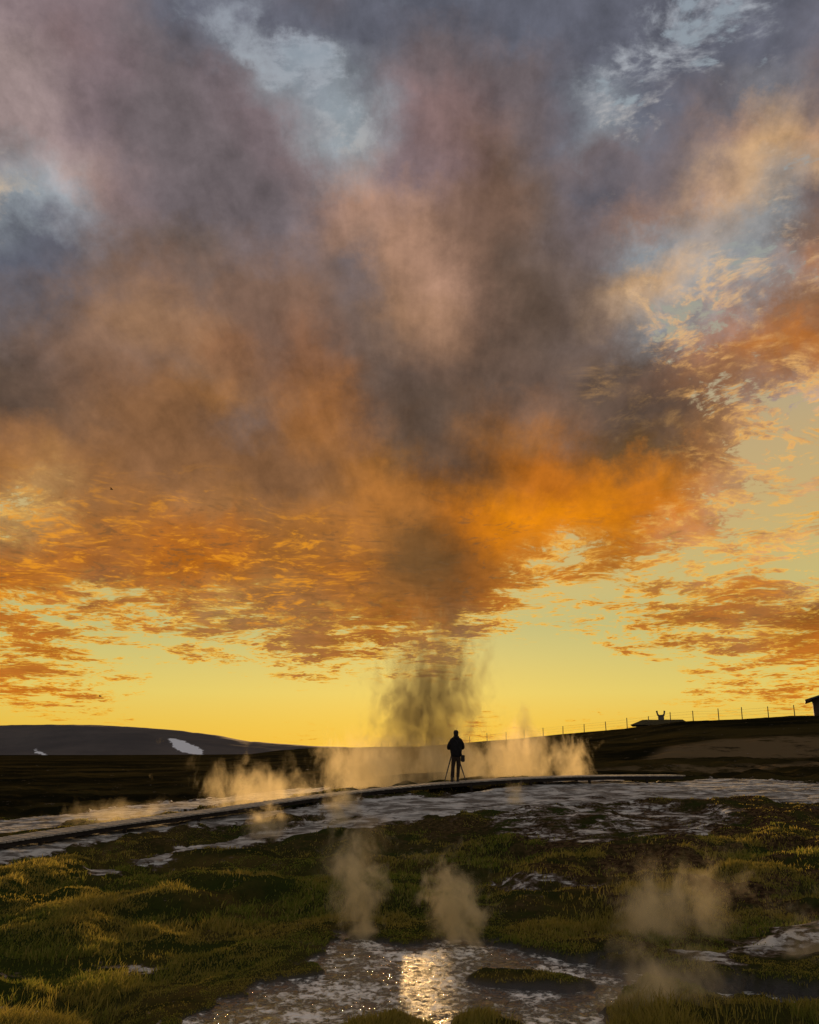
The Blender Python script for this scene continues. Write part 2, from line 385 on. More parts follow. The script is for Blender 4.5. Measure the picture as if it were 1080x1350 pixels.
# ------------------------------------------------------------------ terrain
# each column: (photo x, knots (distance, height)); every column has the same number of knots
COLS = [
 (-700, [(3,0),(9,0),(14,0),(18,.05),(20,.10),(22,.12),(25,.1),(45,0),(70,0),(110,.1),(150,.3),(200,-.3),(600,-4),(3000,-12)]),
 (0,    [(3,0),(9,0),(14,0),(19.5,.05),(21,.10),(22,.15),(25,.1),(45,0),(70,0),(110,.1),(150,.3),(200,-.3),(600,-4),(3000,-12)]),
 (150,  [(3,0),(9,0),(14,0),(20,.0),(22.5,.12),(24.5,.34),(28,.3),(45,.05),(70,.05),(110,.15),(150,.35),(200,-.2),(600,-4),(3000,-12)]),
 (300,  [(3,0),(9,0),(14,0),(20,.0),(24,.18),(27,.57),(30,.52),(45,.2),(70,.25),(120,.4),(170,.45),(230,0),(600,-3),(3000,-12)]),
 (420,  [(3,0),(9,0),(14,0),(20,.0),(25,.38),(28.6,.86),(32,.86),(45,.7),(70,.7),(250,1.6),(350,2.55),(450,1.6),(800,-3),(3000,-12)]),
 (540,  [(3,0),(9,0),(14,0),(20,.06),(25,.55),(29.6,1.12),(33,1.15),(45,1.1),(70,1.2),(170,2.0),(230,2.8),(300,2.0),(700,-3),(3000,-12)]),
 (640,  [(3,0),(9,0),(14,.02),(20,.15),(25,.68),(30.3,1.26),(34,1.3),(45,1.3),(70,1.5),(110,2.4),(150,3.65),(200,3.2),(700,-2),(3000,-12)]),
 (742,  [(3,0),(9,.02),(14,.1),(20,.33),(25,.75),(31.5,1.38),(35,1.4),(45,1.3),(70,1.8),(95,3.0),(125,4.54),(165,4.2),(700,-2),(3000,-12)]),
 (900,  [(3,.05),(9,.08),(14,.25),(20,.55),(26,.88),(34,1.32),(38,1.35),(45,1.4),(62,2.1),(80,3.6),(103,5.62),(145,5.3),(700,0),(3000,-12)]),
 (1080, [(3,.1),(9,.12),(14,.3),(20,.62),(26,.92),(35,1.4),(39,1.45),(48,1.55),(60,2.0),(78,4.0),(95,6.15),(135,6.1),(700,0),(3000,-12)]),
 (1800, [(3,.1),(9,.12),(14,.3),(20,.62),(26,.92),(35,1.4),(39,1.45),(48,1.7),(60,2.6),(78,5.0),(95,7.2),(135,7.3),(700,0),(3000,-12)]),
]
CU = np.array([(c[0] - 540) / 1123 for c in COLS]); CY = np.array([[math.log(k[0]) for k in c[1]] for c in COLS]); CH = np.array([[k[1] for k in c[1]] for c in COLS])
US = np.concatenate([np.linspace(-2.2, -.66, 60, endpoint=False), np.linspace(-.66, .66, 720), np.linspace(.66, 2.2, 61)[1:]])
LY = np.concatenate([np.linspace(math.log(3.2), math.log(60), 520, endpoint=False), np.linspace(math.log(60), math.log(400), 150, endpoint=False), np.linspace(math.log(400), math.log(3000), 30)])
def smooth_u(u):
    i = np.clip(np.searchsorted(CU, u) - 1, 0, len(CU) - 2); f = np.clip((u - CU[i]) / (CU[i + 1] - CU[i]), 0, 1)
    return i, f
BASE = np.zeros((len(US), len(LY)))
for a, u in enumerate(US):
    i, f = smooth_u(u)
    ky = CY[i] * (1 - f) + CY[i + 1] * f; kh = CH[i] * (1 - f) + CH[i + 1] * f
    BASE[a] = np.interp(LY, ky, kh)
ker = np.exp(-np.linspace(-2, 2, 13) ** 2); ker /= ker.sum()
def blur1(A, ax):
    A2 = np.apply_along_axis(lambda v: np.convolve(np.pad(v, 6, mode='edge'), ker, 'valid'), ax, A); return A2
BASE = blur1(blur1(BASE, 1), 0)

def bilin(A, u, ly):
    fi = np.interp(u, US, np.arange(len(US))); fj = np.interp(ly, LY, np.arange(len(LY)))
    i = np.clip(fi.astype(int), 0, len(US) - 2); j = np.clip(fj.astype(int), 0, len(LY) - 2); fi = fi - i; fj = fj - j
    return (A[i, j] * (1 - fi) + A[i + 1, j] * fi) * (1 - fj) + (A[i, j + 1] * (1 - fi) + A[i + 1, j + 1] * fi) * fj
def drop(px, py, zoff=0.0):
    """where the sight line of a photo pixel first meets the base terrain"""
    x, z = ray(px, py)
    Ys = np.exp(np.linspace(math.log(4), math.log(400), 1500))
    h = bilin(BASE, np.full_like(Ys, x), np.log(Ys)) + zoff
    below = np.nonzero(CZ + z * Ys <= h)[0]
    Y = Ys[below[0]] if len(below) else 400.
    return (x * Y, Y)
def poly(pts): return np.array([drop(*p) for p in pts])
def sdist(poly_, X, Y):
    """signed distance in (u, ln Y) space scaled by 10 m: positive inside"""
    P = np.stack([poly_[:, 0] / poly_[:, 1], np.log(poly_[:, 1]) * .55], 1); q = np.stack([X / Y, np.log(Y) * .55], -1)
    dmin = np.full(X.shape, 1e9); ins = np.zeros(X.shape, bool)
    for k in range(len(P)):
        a, b = P[k], P[(k + 1) % len(P)]; ab = b - a
        t = np.clip(((q - a) @ ab) / (ab @ ab + 1e-12), 0, 1)
        dmin = np.minimum(dmin, np.hypot(q[..., 0] - a[0] - t * ab[0], q[..., 1] - a[1] - t * ab[1]))
        c = ((a[1] > q[..., 1]) != (b[1] > q[..., 1])); dy = b[1] - a[1] if b[1] != a[1] else 1e-9
        ins ^= c & (q[..., 0] < ab[0] * (q[..., 1] - a[1]) / dy + a[0])
    return np.where(ins, dmin, -dmin)

STREAM = [poly([(448,1236),(500,1238),(560,1240),(640,1236),(712,1242),(748,1258),(800,1258),(862,1266),(930,1272),(975,1286),(1045,1296),(1110,1304),(1100,1322),(960,1314),(885,1302),(820,1296),(800,1318),(790,1352),(700,1380),(560,1400),(420,1400),(220,1380),(240,1338),(300,1308),(380,1292),(420,1264)])]
ISLES = [poly([(610,1284),(640,1277),(700,1278),(760,1282),(780,1291),(760,1299),(700,1297),(640,1296),(612,1292)]),
         poly([(440,1362),(462,1343),(490,1340),(520,1334),(545,1346),(572,1352),(560,1385),(470,1390)]),
         poly([(596,1356),(604,1342),(640,1334),(690,1342),(700,1360),(690,1390),(610,1395)])]
SINTER = [
 (poly([(-500,1190),(-200,1130),(0,1082),(120,1070),(240,1056),(330,1046),(430,1037),(430,1048),(300,1062),(150,1080),(0,1102),(-200,1150),(-500,1230)]), .78),
 (poly([(-500,1260),(-200,1160),(0,1112),(150,1090),(250,1080),(330,1070),(420,1062),(420,1072),(330,1082),(220,1094),(120,1112),(60,1126),(0,1138),(-200,1190),(-500,1300)]), .85),
 (poly([(165,1138),(240,1118),(330,1098),(420,1086),(500,1076),(560,1074),(560,1082),(450,1096),(360,1106),(280,1122),(210,1138)]), .8),
 (poly([(420,1058),(520,1052),(600,1046),(700,1034),(760,1026),(850,1030),(960,1026),(1090,1032),(1500,1040),(1500,1070),(1090,1062),(980,1052),(860,1056),(760,1060),(700,1068),(600,1078),(500,1082),(430,1076)]), .72),
 (poly([(430,1066),(520,1056),(640,1046),(720,1044),(700,1056),(600,1066),(500,1076),(430,1082)]), .95),
 (poly([(760,1034),(860,1036),(960,1034),(1090,1044),(1400,1050),(1400,1060),(1090,1052),(960,1042),(860,1044),(770,1042)]), .9),
 (poly([(700,1062),(800,1056),(900,1060),(1000,1070),(960,1090),(900,1108),(800,1118),(700,1112),(640,1096),(650,1076)]), .42),
 (poly([(560,1162),(640,1156),(720,1158),(790,1166),(740,1176),(640,1180),(570,1174)]), .36),
 (poly([(950,1228),(1010,1218),(1090,1214),(1300,1220),(1300,1270),(1090,1266),(1000,1262),(950,1252)]), .40),
 (poly([(880,1252),(930,1246),(960,1262),(1000,1274),(960,1282),(900,1270)]), .42),
 (poly([(100,1258),(160,1250),(215,1262),(160,1272),(110,1270)]), .36),
 (poly([(-40,1268),(30,1266),(85,1274),(60,1286),(-20,1288)]), .38),
 (poly([(-30,1318),(40,1316),(90,1324),(50,1334),(-20,1336)]), .42),
 (poly([(110,1148),(150,1144),(160,1152),(120,1156)]), .7),
]
def masks(X, Y):
    st = np.full(X.shape, -1.0)
    jx = (fbm(X * 1.8, Y * 1.8, 4, .6) - .5) * .06
    for p in STREAM: st = np.maximum(st, sdist(p, X, Y))
    st = st + jx
    for p in ISLES: st = np.minimum(st, -sdist(p, X, Y) + jx * .35)
    sn = np.zeros(X.shape)
    for p, v in SINTER: sn = np.maximum(sn, v * sstep(-.012, .010, sdist(p, X, Y) + jx * .4))
    return st, sn
def height(X, Y, st=None, sn=None):
    if st is None: st, sn = masks(X, Y)
    z = bilin(BASE, X / Y, np.log(Y))
    veg = 1 - sstep(.35, .6, sn)
    hum = fbm(X * .75, Y * .75, 3); hum2 = fbm(X * 2.3 + 40, Y * 2.3, 3)
    near = 1 - sstep(35, 80, Y)
    A = (.5 * (sstep(.25, .75, hum) - .5) + .12 * (hum2 - .5)) * veg * near * (.55 + .45 * sstep(12, 9, Y) )
    bank = sstep(-.10, -.012, st)
    z = z + A * (1 - .92 * bank)
    z = z + (1 - veg) * .16 * (fbm(X * .8, Y * 1.3, 5, .6) - .5)
    far = sstep(45, 120, Y); z = z + far * (fbm(X * .05, Y * .05, 4) - .5) * .35
    z = z + sstep(30, 60, Y) * (1 - sstep(90, 130, Y)) * (fbm(X * .22, Y * .22, 4) - .5) * .5
    # bank shoulder, then the carved bed
    z = z + .015 * sstep(-.07, -.02, st) * (1 - sstep(-.012, .01, st)) * sstep(.0, .5, hum2)
    z = z * (1 - sstep(-.006, .012, st)) + (-.09) * sstep(-.006, .012, st)
    return z

U, L = np.meshgrid(US, LY, indexing='ij'); GY = np.exp(L); GX = U * GY
STM, SNM = masks(GX, GY)
GZ = height(GX, GY, STM, SNM)
nu, ny = U.shape
co = np.stack([GX, GY, GZ], -1).reshape(-1, 3)
idx = np.arange(nu * ny).reshape(nu, ny)
fc = np.stack([idx[:-1, :-1], idx[1:, :-1], idx[1:, 1:], idx[:-1, 1:]], -1).reshape(-1, 4)
ground = fast_mesh('ground', co, fc, ground_mat())
ground.data.polygons.foreach_set('use_smooth', [True] * len(fc))
attr(ground, 'sinter', SNM); attr(ground, 'wet', sstep(-.006, .004, STM)); PALE = [poly([(838,1001),(880,985),(960,974),(1100,970),(1400,970),(1400,998),(1100,1000),(960,998)]), poly([(740,1016),(900,1010),(1100,1004),(1100,1012),(900,1018)])]
pl = np.zeros(GX.shape)
for p_ in PALE: pl = np.maximum(pl, sstep(-.01, .02, sdist(p_, GX, GY)))
def brown_at(X, Y): return np.clip(sstep(-.02, .22, X / Y) * sstep(9, 14, Y) + .55 * sstep(19, 24, Y), 0, 1) * (1 - sstep(30, 38, Y))
attr(ground, 'pale', pl); attr(ground, 'brown', brown_at(GX, GY)); attr(ground, 'far', sstep(26, 38, GY + (fbm(GX * .5, GY * .5, 4) - .5) * 12))
props(ground, 'dark mossy ground with pale mineral crust rising to a low hill on the right', None, None, 'structure')
def zg(x, y): return float(height(np.array([float(x)]), np.array([float(y)]))[0])

# stream surface: a flat sheet a little below the banks, cut to the area of the bed
sx = np.linspace(-7, 9, 161); sy = np.linspace(5.5, 14.5, 91)
SX, SY = np.meshgrid(sx, sy, indexing='ij'); sst = masks(SX, SY)[0]
sz = -.03 + .012 * (fbm(SX * 3, SY * 5, 3) - .5)
sid = np.arange(SX.size).reshape(SX.shape)
keep = (np.maximum.reduce([sst[:-1, :-1], sst[1:, :-1], sst[1:, 1:], sst[:-1, 1:]]) > -.02)
sf = np.stack([sid[:-1, :-1], sid[1:, :-1], sid[1:, 1:], sid[:-1, 1:]], -1)[keep]
used = np.unique(sf); remap = np.zeros(SX.size, int); remap[used] = np.arange(len(used))
water = fast_mesh('stream', np.stack([SX, SY, sz], -1).reshape(-1, 3)[used], remap[sf], water_mat())
water.data.polygons.foreach_set('use_smooth', [True] * len(sf))
props(water, 'shallow rippled stream with golden glints in the foreground', None, None, 'structure')

# ------------------------------------------------------------------ far hill
def far_hill():
    m, T = mat('far_hill')
    P = T.new('ShaderNodeNewGeometry').outputs['Position']
    sn = T.new('ShaderNodeAttribute', attribute_name='snow').outputs['Fac']
    n = T.noise(P, .012, 7, .62).outputs[0]; n2 = T.noise(P, .05, 5, .65).outputs[0]
    c = T.mix(T.map(n, .35, .65), (.034, .031, .034), (.062, .054, .053))
    c = T.mix(T.map(n2, .5, .7, 0, .5), c, (.035, .033, .034))
    e = T.m('ADD', sn, T.m('MULTIPLY', T.m('SUBTRACT', T.noise(P, .16, 6, .75).outputs[0], .5), 2.0))
    c = T.mix(T.map(e, .46, .54), c, (.72, .76, .84))
    bsdf(T, Base_Color=c, Roughness=.95)
    # crest line of the hill: (photo x, photo y) at about 1300 m
    crest = [(-900, 975), (-500, 962), (-200, 957), (0, 956), (60, 955), (130, 956), (180, 958.5), (230, 962.5), (290, 970), (330, 977.5), (370, 980.5), (420, 983.5), (480, 986), (560, 990), (700, 996), (900, 1000), (1500, 1000)]
    cu = [(p[0] - 540) / 1123 for p in crest]; cz = [CZ + ray(540, p[1])[1] * 1300 for p in crest]
    u = np.linspace(-1.3, .9, 420); yy = np.concatenate([np.linspace(1050, 1300, 70), np.linspace(1320, 2200, 16)])
    U_, Y_ = np.meshgrid(u, yy, indexing='ij'); top = np.interp(U_, cu, cz)
    top = top + (fbm(U_ * 90, U_ * 0, 4) - .5) * 1.4
    t = np.clip((Y_ - 1050) / 250, 0, 1); base = -10.
    prof = t ** .9 * .35 + .65 * sstep(.05, 1.0, t)
    Z = base + (top - base) * prof * np.where(Y_ > 1300, 1 - (Y_ - 1300) / 1200, 1)
    X_ = U_ * Y_
    gull = (fbm(X_ * .012, Y_ * .012, 5) - .5)
    Z = Z + gull * 9 * prof * (1 - sstep(.75, 1, t)) * (1 - sstep(-.12, 0.05, U_))
    snow = np.zeros(U_.shape)
    def hp(px, py):
        x, z = ray(px, py); k = int(np.argmin(abs(u - x)))
        h = np.interp(np.linspace(1055, 1299, 1200), yy, Z[k]); ys = np.linspace(1055, 1299, 1200)
        b = np.nonzero(CZ + z * ys <= h)[0]; Y = ys[b[0]] if len(b) else 1299
        return (x * Y, Y)
    shapes = [[(221,973),(232,974),(246,979),(262,985),(268,990),(266,996),(254,994),(238,991),(229,985),(226,980)],
              [(44,986),(50,989),(58,993),(66,997),(70,1003),(62,1001),(54,995),(46,992)],
              [(334,994.5),(352,994),(362,995),(350,996.5)]]
    for s in shapes:
        pw = np.array([hp(*p) for p in s]); P2 = np.stack([pw[:, 0], pw[:, 1]], 1)
        q = np.stack([X_, Y_], -1); dmin = np.full(X_.shape, 1e9); ins = np.zeros(X_.shape, bool)
        for k in range(len(P2)):
            a, b = P2[k], P2[(k + 1) % len(P2)]; ab = b - a; tt = np.clip(((q - a) @ ab) / (ab @ ab + 1e-9), 0, 1)
            dmin = np.minimum(dmin, np.hypot(q[..., 0] - a[0] - tt * ab[0], q[..., 1] - a[1] - tt * ab[1]))
            c_ = (a[1] > q[..., 1]) != (b[1] > q[..., 1]); dy = b[1] - a[1] if b[1] != a[1] else 1e-9
            ins ^= c_ & (q[..., 0] < ab[0] * (q[..., 1] - a[1]) / dy + a[0])
        snow = np.maximum(snow, sstep(-6, 6, np.where(ins, dmin, -dmin)))
    idx = np.arange(U_.size).reshape(U_.shape)
    fc = np.stack([idx[:-1, :-1], idx[1:, :-1], idx[1:, 1:], idx[:-1, 1:]], -1).reshape(-1, 4)
    o = fast_mesh('hill', np.stack([X_, Y_, Z], -1).reshape(-1, 3), fc, m)
    o.data.polygons.foreach_set('use_smooth', [True] * len(fc)); attr(o, 'snow', snow)
    props(o, 'low bare far hill with patches of old snow', None, None, 'structure')
far_hill()

# ------------------------------------------------------------------ grass
def grass():
    rs = np.random.RandomState(5); N = 640000
    r = rs.rand(N); Y0, Y1 = 6.8, 34.0
    Y = (Y0 ** -.9 + r * (Y1 ** -.9 - Y0 ** -.9)) ** (-1 / .9)
    u = rs.uniform(-.62, .62, N)
    X = u * Y
    # part of the blades stand in tussocks that fan outwards
    M = 16000; rc = rs.rand(M); cY = (Y0 ** -.9 + rc * (Y1 ** -.9 - Y0 ** -.9)) ** (-1 / .9); cX = rs.uniform(-.62, .62, M) * cY
    cr = rs.uniform(.06, .20, M); NT_ = int(N * .62); ci = rs.randint(0, M, NT_)
    ox = rs.normal(0, 1, NT_); oy = rs.normal(0, 1, NT_); rr0 = np.hypot(ox, oy)
    X[:NT_] = cX[ci] + ox * cr[ci] * .6; Y[:NT_] = cY[ci] + oy * cr[ci] * .6
    tus = np.zeros(N); tus[:NT_] = np.clip(1.25 - rr0 * .45, .1, 1) * (cr[ci] / .13)
    outx = np.zeros(N); outy = np.zeros(N); outx[:NT_] = ox; outy[:NT_] = oy
    st, sn = masks(X, Y)
    dens = fbm(X * 1.1 + 9, Y * 1.1, 4, .6)
    ok = (st < -.001) & (sn + (dens - .5) * .9 < .34) & (rs.rand(N) > .6 * brown_at(X, Y) * sstep(.40, .55, fbm(X * .7, Y * .7, 4))) & (rs.rand(N) < .06 + 1.3 * sstep(.38, .58, dens))
    X, Y, st, dens, tus, outx, outy = X[ok], Y[ok], st[ok], dens[ok], tus[ok], outx[ok], outy[ok]; n = len(X)
    Z = height(X, Y)
    tuft = np.zeros(n)
    for p_ in ISLES[1:] + [poly([(800,1340),(850,1322),(960,1326),(1080,1326),(1200,1330),(1200,1400),(800,1400)]), poly([(640,1250),(700,1215),(770,1215),(800,1250),(760,1262)])]: tuft = np.maximum(tuft, sstep(-.01, .03, sdist(p_, X, Y)))
    clump = fbm(X * .75, Y * .75, 3)
    h = (.035 + .07 * sstep(.35, .7, fbm(X * .9 + 60, Y * .9, 3))) * rs.uniform(.5, 1.3, n) * (.65 + .75 * tus) * (.3 + .7 * (1 - sstep(-.12, -.02, st)) + .6 * tuft) * (1 - .6 * sstep(14, 26, Y))
    w = .0045 * (Y / 9) * rs.uniform(.7, 1.4, n)
    th = rs.uniform(0, 2 * math.pi, n); lean = rs.uniform(.1, .75, n) * h; la = rs.uniform(0, 2 * math.pi, n)
    dx, dy = np.cos(th) * w, np.sin(th) * w * .6
    lx, ly = np.cos(la) * lean + .15 * h + .35 * h * outx, np.sin(la) * lean + .35 * h * outy
    v = np.zeros((n, 5, 3))
    v[:, 0] = np.stack([X - dx, Y - dy, Z - .02], 1); v[:, 1] = np.stack([X + dx, Y + dy, Z - .02], 1)
    v[:, 2] = np.stack([X + dx * .8 + lx * .4, Y + dy * .8 + ly * .4, Z + h * .6], 1)
    v[:, 3] = np.stack([X - dx * .8 + lx * .4, Y - dy * .8 + ly * .4, Z + h * .6], 1)
    v[:, 4] = np.stack([X + lx, Y + ly, Z + h], 1)
    b = np.arange(n)[:, None] * 5
    tris = np.concatenate([b + np.array([0, 1, 2]), b + np.array([0, 2, 3]), b + np.array([3, 2, 4])], 0)
    o = fast_mesh('grass', v.reshape(-1, 3), tris, grass_mat())
    attr(o, 'tip', np.tile(np.array([0, 0, .6, .6, 1.]), n)); attr(o, 'vary', np.repeat(rs.rand(n), 5))
    dry = sstep(.36, .60, fbm(X * .35 + 3, Y * .5, 4) + .25 * (clump - .5))
    attr(o, 'dry', np.repeat(np.clip(dry + (rs.rand(n) - .5) * .5, 0, 1), 5))
    props(o, 'wild green and straw-coloured grass on the hummocks', 'grass', None, 'stuff')
grass()

# ------------------------------------------------------------------ boardwalk
wood = simple('weathered_wood', (.30, .265, .22), .75, .35, 9, .3, .3)
wood_dark = simple('dark_wood', (.020, .015, .012), .8, .3, 7, .2, .3)  # darker wood tone for the side beams and posts
def walk():
    key = [(-260, 1152, 19.6), (-120, 1126, 20.8), (0, 1107, 22), (150, 1085, 24.5), (300, 1065, 27), (450, 1045, 29), (600, 1030.5, 30), (745, 1023, 31.5), (895, 1021.5, 34)]
    kp = [pt(*k) for k in key]
    pts = []
    for i in range(len(kp) - 1):
        p0, p1, p2, p3 = kp[max(i - 1, 0)], kp[i], kp[i + 1], kp[min(i + 2, len(kp) - 1)]
        L = (p2 - p1).length; n = max(2, int(L / .155))
        for k in range(n):
            t = k / n
            pts.append(.5 * ((2 * p1) + (p2 - p0) * t + (2 * p0 - 5 * p1 + 4 * p2 - p3) * t * t + (3 * p1 - p0 - 3 * p2 + p3) * t ** 3))
    root = empty('boardwalk', pts[len(pts) // 2])
    off = root.location.copy()
    props(root, 'long low wooden boardwalk curving across the steaming mineral ground', 'boardwalk')
    HW = .45
    bm = bmesh.new(); L = []; R = []
    for i in range(len(pts) - 1):
        a, b = pts[i] - off, pts[i + 1] - off; d = (b - a); ang = math.atan2(d.y, d.x)
        c = (a + b) / 2 + Vector((0, 0, -.02 + random.uniform(-.003, .003)))
        box(bm, c, (d.length * .93, 2 * HW + random.uniform(-.02, .02), .04), ang)
        nrm = Vector((-d.y, d.x, 0)).normalized(); L.append(a + nrm * (HW - .06)); R.append(a - nrm * (HW - .06))
    bm_obj('deck', bm, wood, root)
    for side in (L, R):
        bm = bmesh.new(); vs = []
        for i, p in enumerate(side):
            q = side[min(i + 1, len(side) - 1)] - side[max(i - 1, 0)]; nr = Vector((-q.y, q.x, 0)).normalized() * .025
            ring = [bm.verts.new(p + s * nr + Vector((0, 0, h))) for s, h in ((-1, -.045), (1, -.045), (1, -.15), (-1, -.15))]
            vs.append(ring)
        for a, b in zip(vs[:-1], vs[1:]):
            for k in range(4): bm.faces.new((a[k], a[(k + 1) % 4], b[(k + 1) % 4], b[k]))
        bm.faces.new(vs[0]); bm.faces.new(vs[-1])
        bm_obj('side_beam', bm, wood_dark, root)
    for i in range(0, len(L), 15):
        for s in (L, R):
            p = s[i] + off; g = zg(p.x, p.y) - .15
            bm = bmesh.new(); box(bm, Vector((s[i].x, s[i].y, (g + p.z - .05) / 2 - off.z)), (.09, .09, max(.1, p.z - .05 - g)), 0, .008)
            bm_obj('post', bm, wood_dark, root)
    return pts
WALK = walk()

# ------------------------------------------------------------------ hill fence
def fence():
    xs = [496, 503, 512, 524, 537, 549, 562, 578, 598, 619, 642, 667, 691, 716, 742, 770, 799, 827, 856, 885, 915, 949, 980, 1015, 1050, 1088, 1130, 1175]
    root = empty('wire_fence', (0, 0, 0)); props(root, 'wire fence with thin wooden posts along the crest of the right hill', 'fence')
    rYpx = [420, 540, 640, 742, 900, 1080, 1800]; rY = [350, 230, 150, 125, 103, 95, 95]
    wm = simple('fence_post_wood', (.10, .08, .06), .9, .3, 5, .2, 0); tops = []
    for x in xs:
        Y = np.interp(x, rYpx, rY) - 1.0; X = ray(x, 960)[0] * Y; z = zg(X, Y)
        hgt = 1.25 + random.uniform(-.12, .15); lean = random.uniform(-.05, .05)
        bm = bmesh.new(); tube(bm, (X, Y, z - .3), (X + lean, Y, z + hgt), .06, .05, 6); bm_obj('post', bm, wm, root)
        tops.append(Vector((X, Y, z)))
    wire = simple('fence_wire', (.12, .11, .10), .6, .1, 5, .3, 0)
    for h in (.45, .8, 1.1):
        bm = bmesh.new()
        for a, b in zip(tops[:-1], tops[1:]): tube(bm, a + Vector((0, 0, h)), b + Vector((0, 0, h)), .006, None, 4)
        bm_obj('wire', bm, wire, root)
fence()

# ------------------------------------------------------------------ houses on the hill
wall_m = simple('painted_board_wall', (.07, .04, .025), .8, .2, 4, .3, .1)
roof_m = simple('dark_metal_roof', (.05, .045, .045), .6, .2, 3, .4, .1)
frame_m = simple('white_window_frame', (.5, .48, .45), .6, .1, 4, .3, 0)
glass_m, _T = mat('dark_window_glass'); bsdf(_T, Base_Color=(.02, .02, .025), Roughness=.08)
turf_m = simple('turf_roof', (.05, .042, .018), .95, .4, 3, .1, .6)
stone_m = simple('chimney_stone', (.12, .105, .09), .9, .3, 6, .2, .4)
def gable(bm, x0, x1, y0, y1, z0, zr, t=.15, over=.5):
    """ridge along X, two slabs with thickness"""
    ym = (y0 + y1) / 2; s = (zr - z0) / (ym - y0)
    for sg in (-1, 1):
        ye = ym + sg * ((y1 - y0) / 2 + over); ze = z0 - over * s
        vs = [bm.verts.new(p) for p in ((x0 - over, ym, zr), (x1 + over, ym, zr), (x1 + over, ye, ze), (x0 - over, ye, ze),
              (x0 - over, ym, zr + t), (x1 + over, ym, zr + t), (x1 + over, ye, ze + t), (x0 - over, ye, ze + t))]
        for f in ((0, 1, 2, 3), (7, 6, 5, 4), (0, 4, 5, 1), (1, 5, 6, 2), (2, 6, 7, 3), (3, 7, 4, 0)): bm.faces.new([vs[k] for k in f])
def cabin():
    Y = 101.; xl = ray(1072, 930)[0] * Y; z = zg(xl + 2, Y) - .25
    ze = CZ + ray(1070, 922)[1] * Y
    root = empty('cabin', (xl, Y, z), -rad(25)); props(root, 'brown wooden cabin with low dark roof at the right end of the hill crest', 'cabin')
    hh = ze - z; w, d = 8.0, 6.0
    # gable end faces the viewer: ridge along Y
    bm = bmesh.new(); zr = hh + 1.25
    prof = [(0, 0), (w, 0), (w, hh), (w / 2, zr), (0, hh)]
    a = [bm.verts.new((x, 0, zz)) for x, zz in prof]; b = [bm.verts.new((x, d, zz)) for x, zz in prof]
    bm.faces.new(a); bm.faces.new(b[::-1])
    for k in range(5): bm.faces.new((a[k], a[(k + 1) % 5], b[(k + 1) % 5], b[k]))
    bm_obj('wall', bm, wall_m, root)
    bm = bmesh.new(); gable(bm, -.1, d + .1, -w, 0, hh + .02, zr + .02, .18, .8)
    bmesh.ops.transform(bm, matrix=Matrix.Rotation(rad(90), 4, 'Z'), verts=bm.verts); bm_obj('roof', bm, roof_m, root)
    for k in (1.0, 4.6):
        bm = bmesh.new(); box(bm, (k + .6, -.03, hh * .55), (1.3, .08, 1.2)); f = bm_obj('window', bm, frame_m, root)
        bm = bmesh.new(); box(bm, (k + .32, -.085, hh * .55), (.5, .03, 1.04)); box(bm, (k + .88, -.085, hh * .55), (.5, .03, 1.04)); bm_obj('pane', bm, glass_m, f)
    bm = bmesh.new(); box(bm, (3.3, -.04, 1.0), (.95, .08, 2.0)); dr = bm_obj('door', bm, simple('door_paint', (.08, .05, .04)), root)
    bm = bmesh.new(); tube(bm, (3.65, -.08, 1.0), (3.65, -.16, 1.0), .03); bm_obj('handle', bm, stone_m, dr)
cabin()
def hut():
    Y = 116.; x0 = ray(833, 950)[0] * Y; x1 = ray(905, 950)[0] * Y
    zt = CZ + ray(860, 948.5)[1] * Y; zl = CZ + ray(833, 957)[1] * Y; zb = zg(x0, Y) - .5
    root = empty('turf_hut', (x0, Y, zb), -rad(16.5)); w = x1 - x0; d = 5.
    props(root, 'low hut sunk behind the hill crest with a flat dark roof and forked chimney', 'hut')
    e = zl - zb; t = zt - zb
    bm = bmesh.new(); box(bm, (w / 2 + .2, d / 2, e / 2), (w - .6, d - .4, e)); bm_obj('wall', bm, stone_m, root)
    bm = bmesh.new()
    lo = [bm.verts.new(p) for p in ((-.1, -.2, e), (w + .3, -.2, e), (w + .3, d + .2, e), (-.1, d + .2, e))]
    lo2 = [bm.verts.new(p) for p in ((-.25, -.35, e + .12), (w + .3, -.35, e + .12), (w + .3, d + .35, e + .12), (-.25, d + .35, e + .12))]
    hi = [bm.verts.new(p) for p in ((1.4, d * .4, t), (w - .8, d * .4, t), (w - .8, d * .6, t), (1.4, d * .6, t))]
    for A, B in ((lo, lo2), (lo2, hi)):
        for k in range(4): bm.faces.new((A[k], A[(k + 1) % 4], B[(k + 1) % 4], B[k]))
    bm.faces.new(hi); bm.faces.new(lo[::-1]); rf = bm_obj('roof', bm, turf_m, root)
    cx = ray(870, 945)[0] * Y - x0; top = CZ + ray(870, 943)[1] * Y - zb; tip = CZ + ray(870, 937)[1] * Y - zb
    bm = bmesh.new(); box(bm, (cx, d / 2, (t + top) / 2 - .1), (.8, .7, top - t + .3), 0, .03); box(bm, (cx, d / 2, top + .03), (1.0, .85, .12)); bm_obj('chimney', bm, stone_m, root)
    for s in (-1, 1):
        bm = bmesh.new(); tube(bm, (cx + s * .25, d / 2, top), (cx + s * .45, d / 2, top + .2), .11, .10); tube(bm, (cx + s * .44, d / 2, top + .15), (cx + s * .52, d / 2, tip + .05), .10, .12)
        bm_obj('chimney_pot', bm, stone_m, root)
hut()

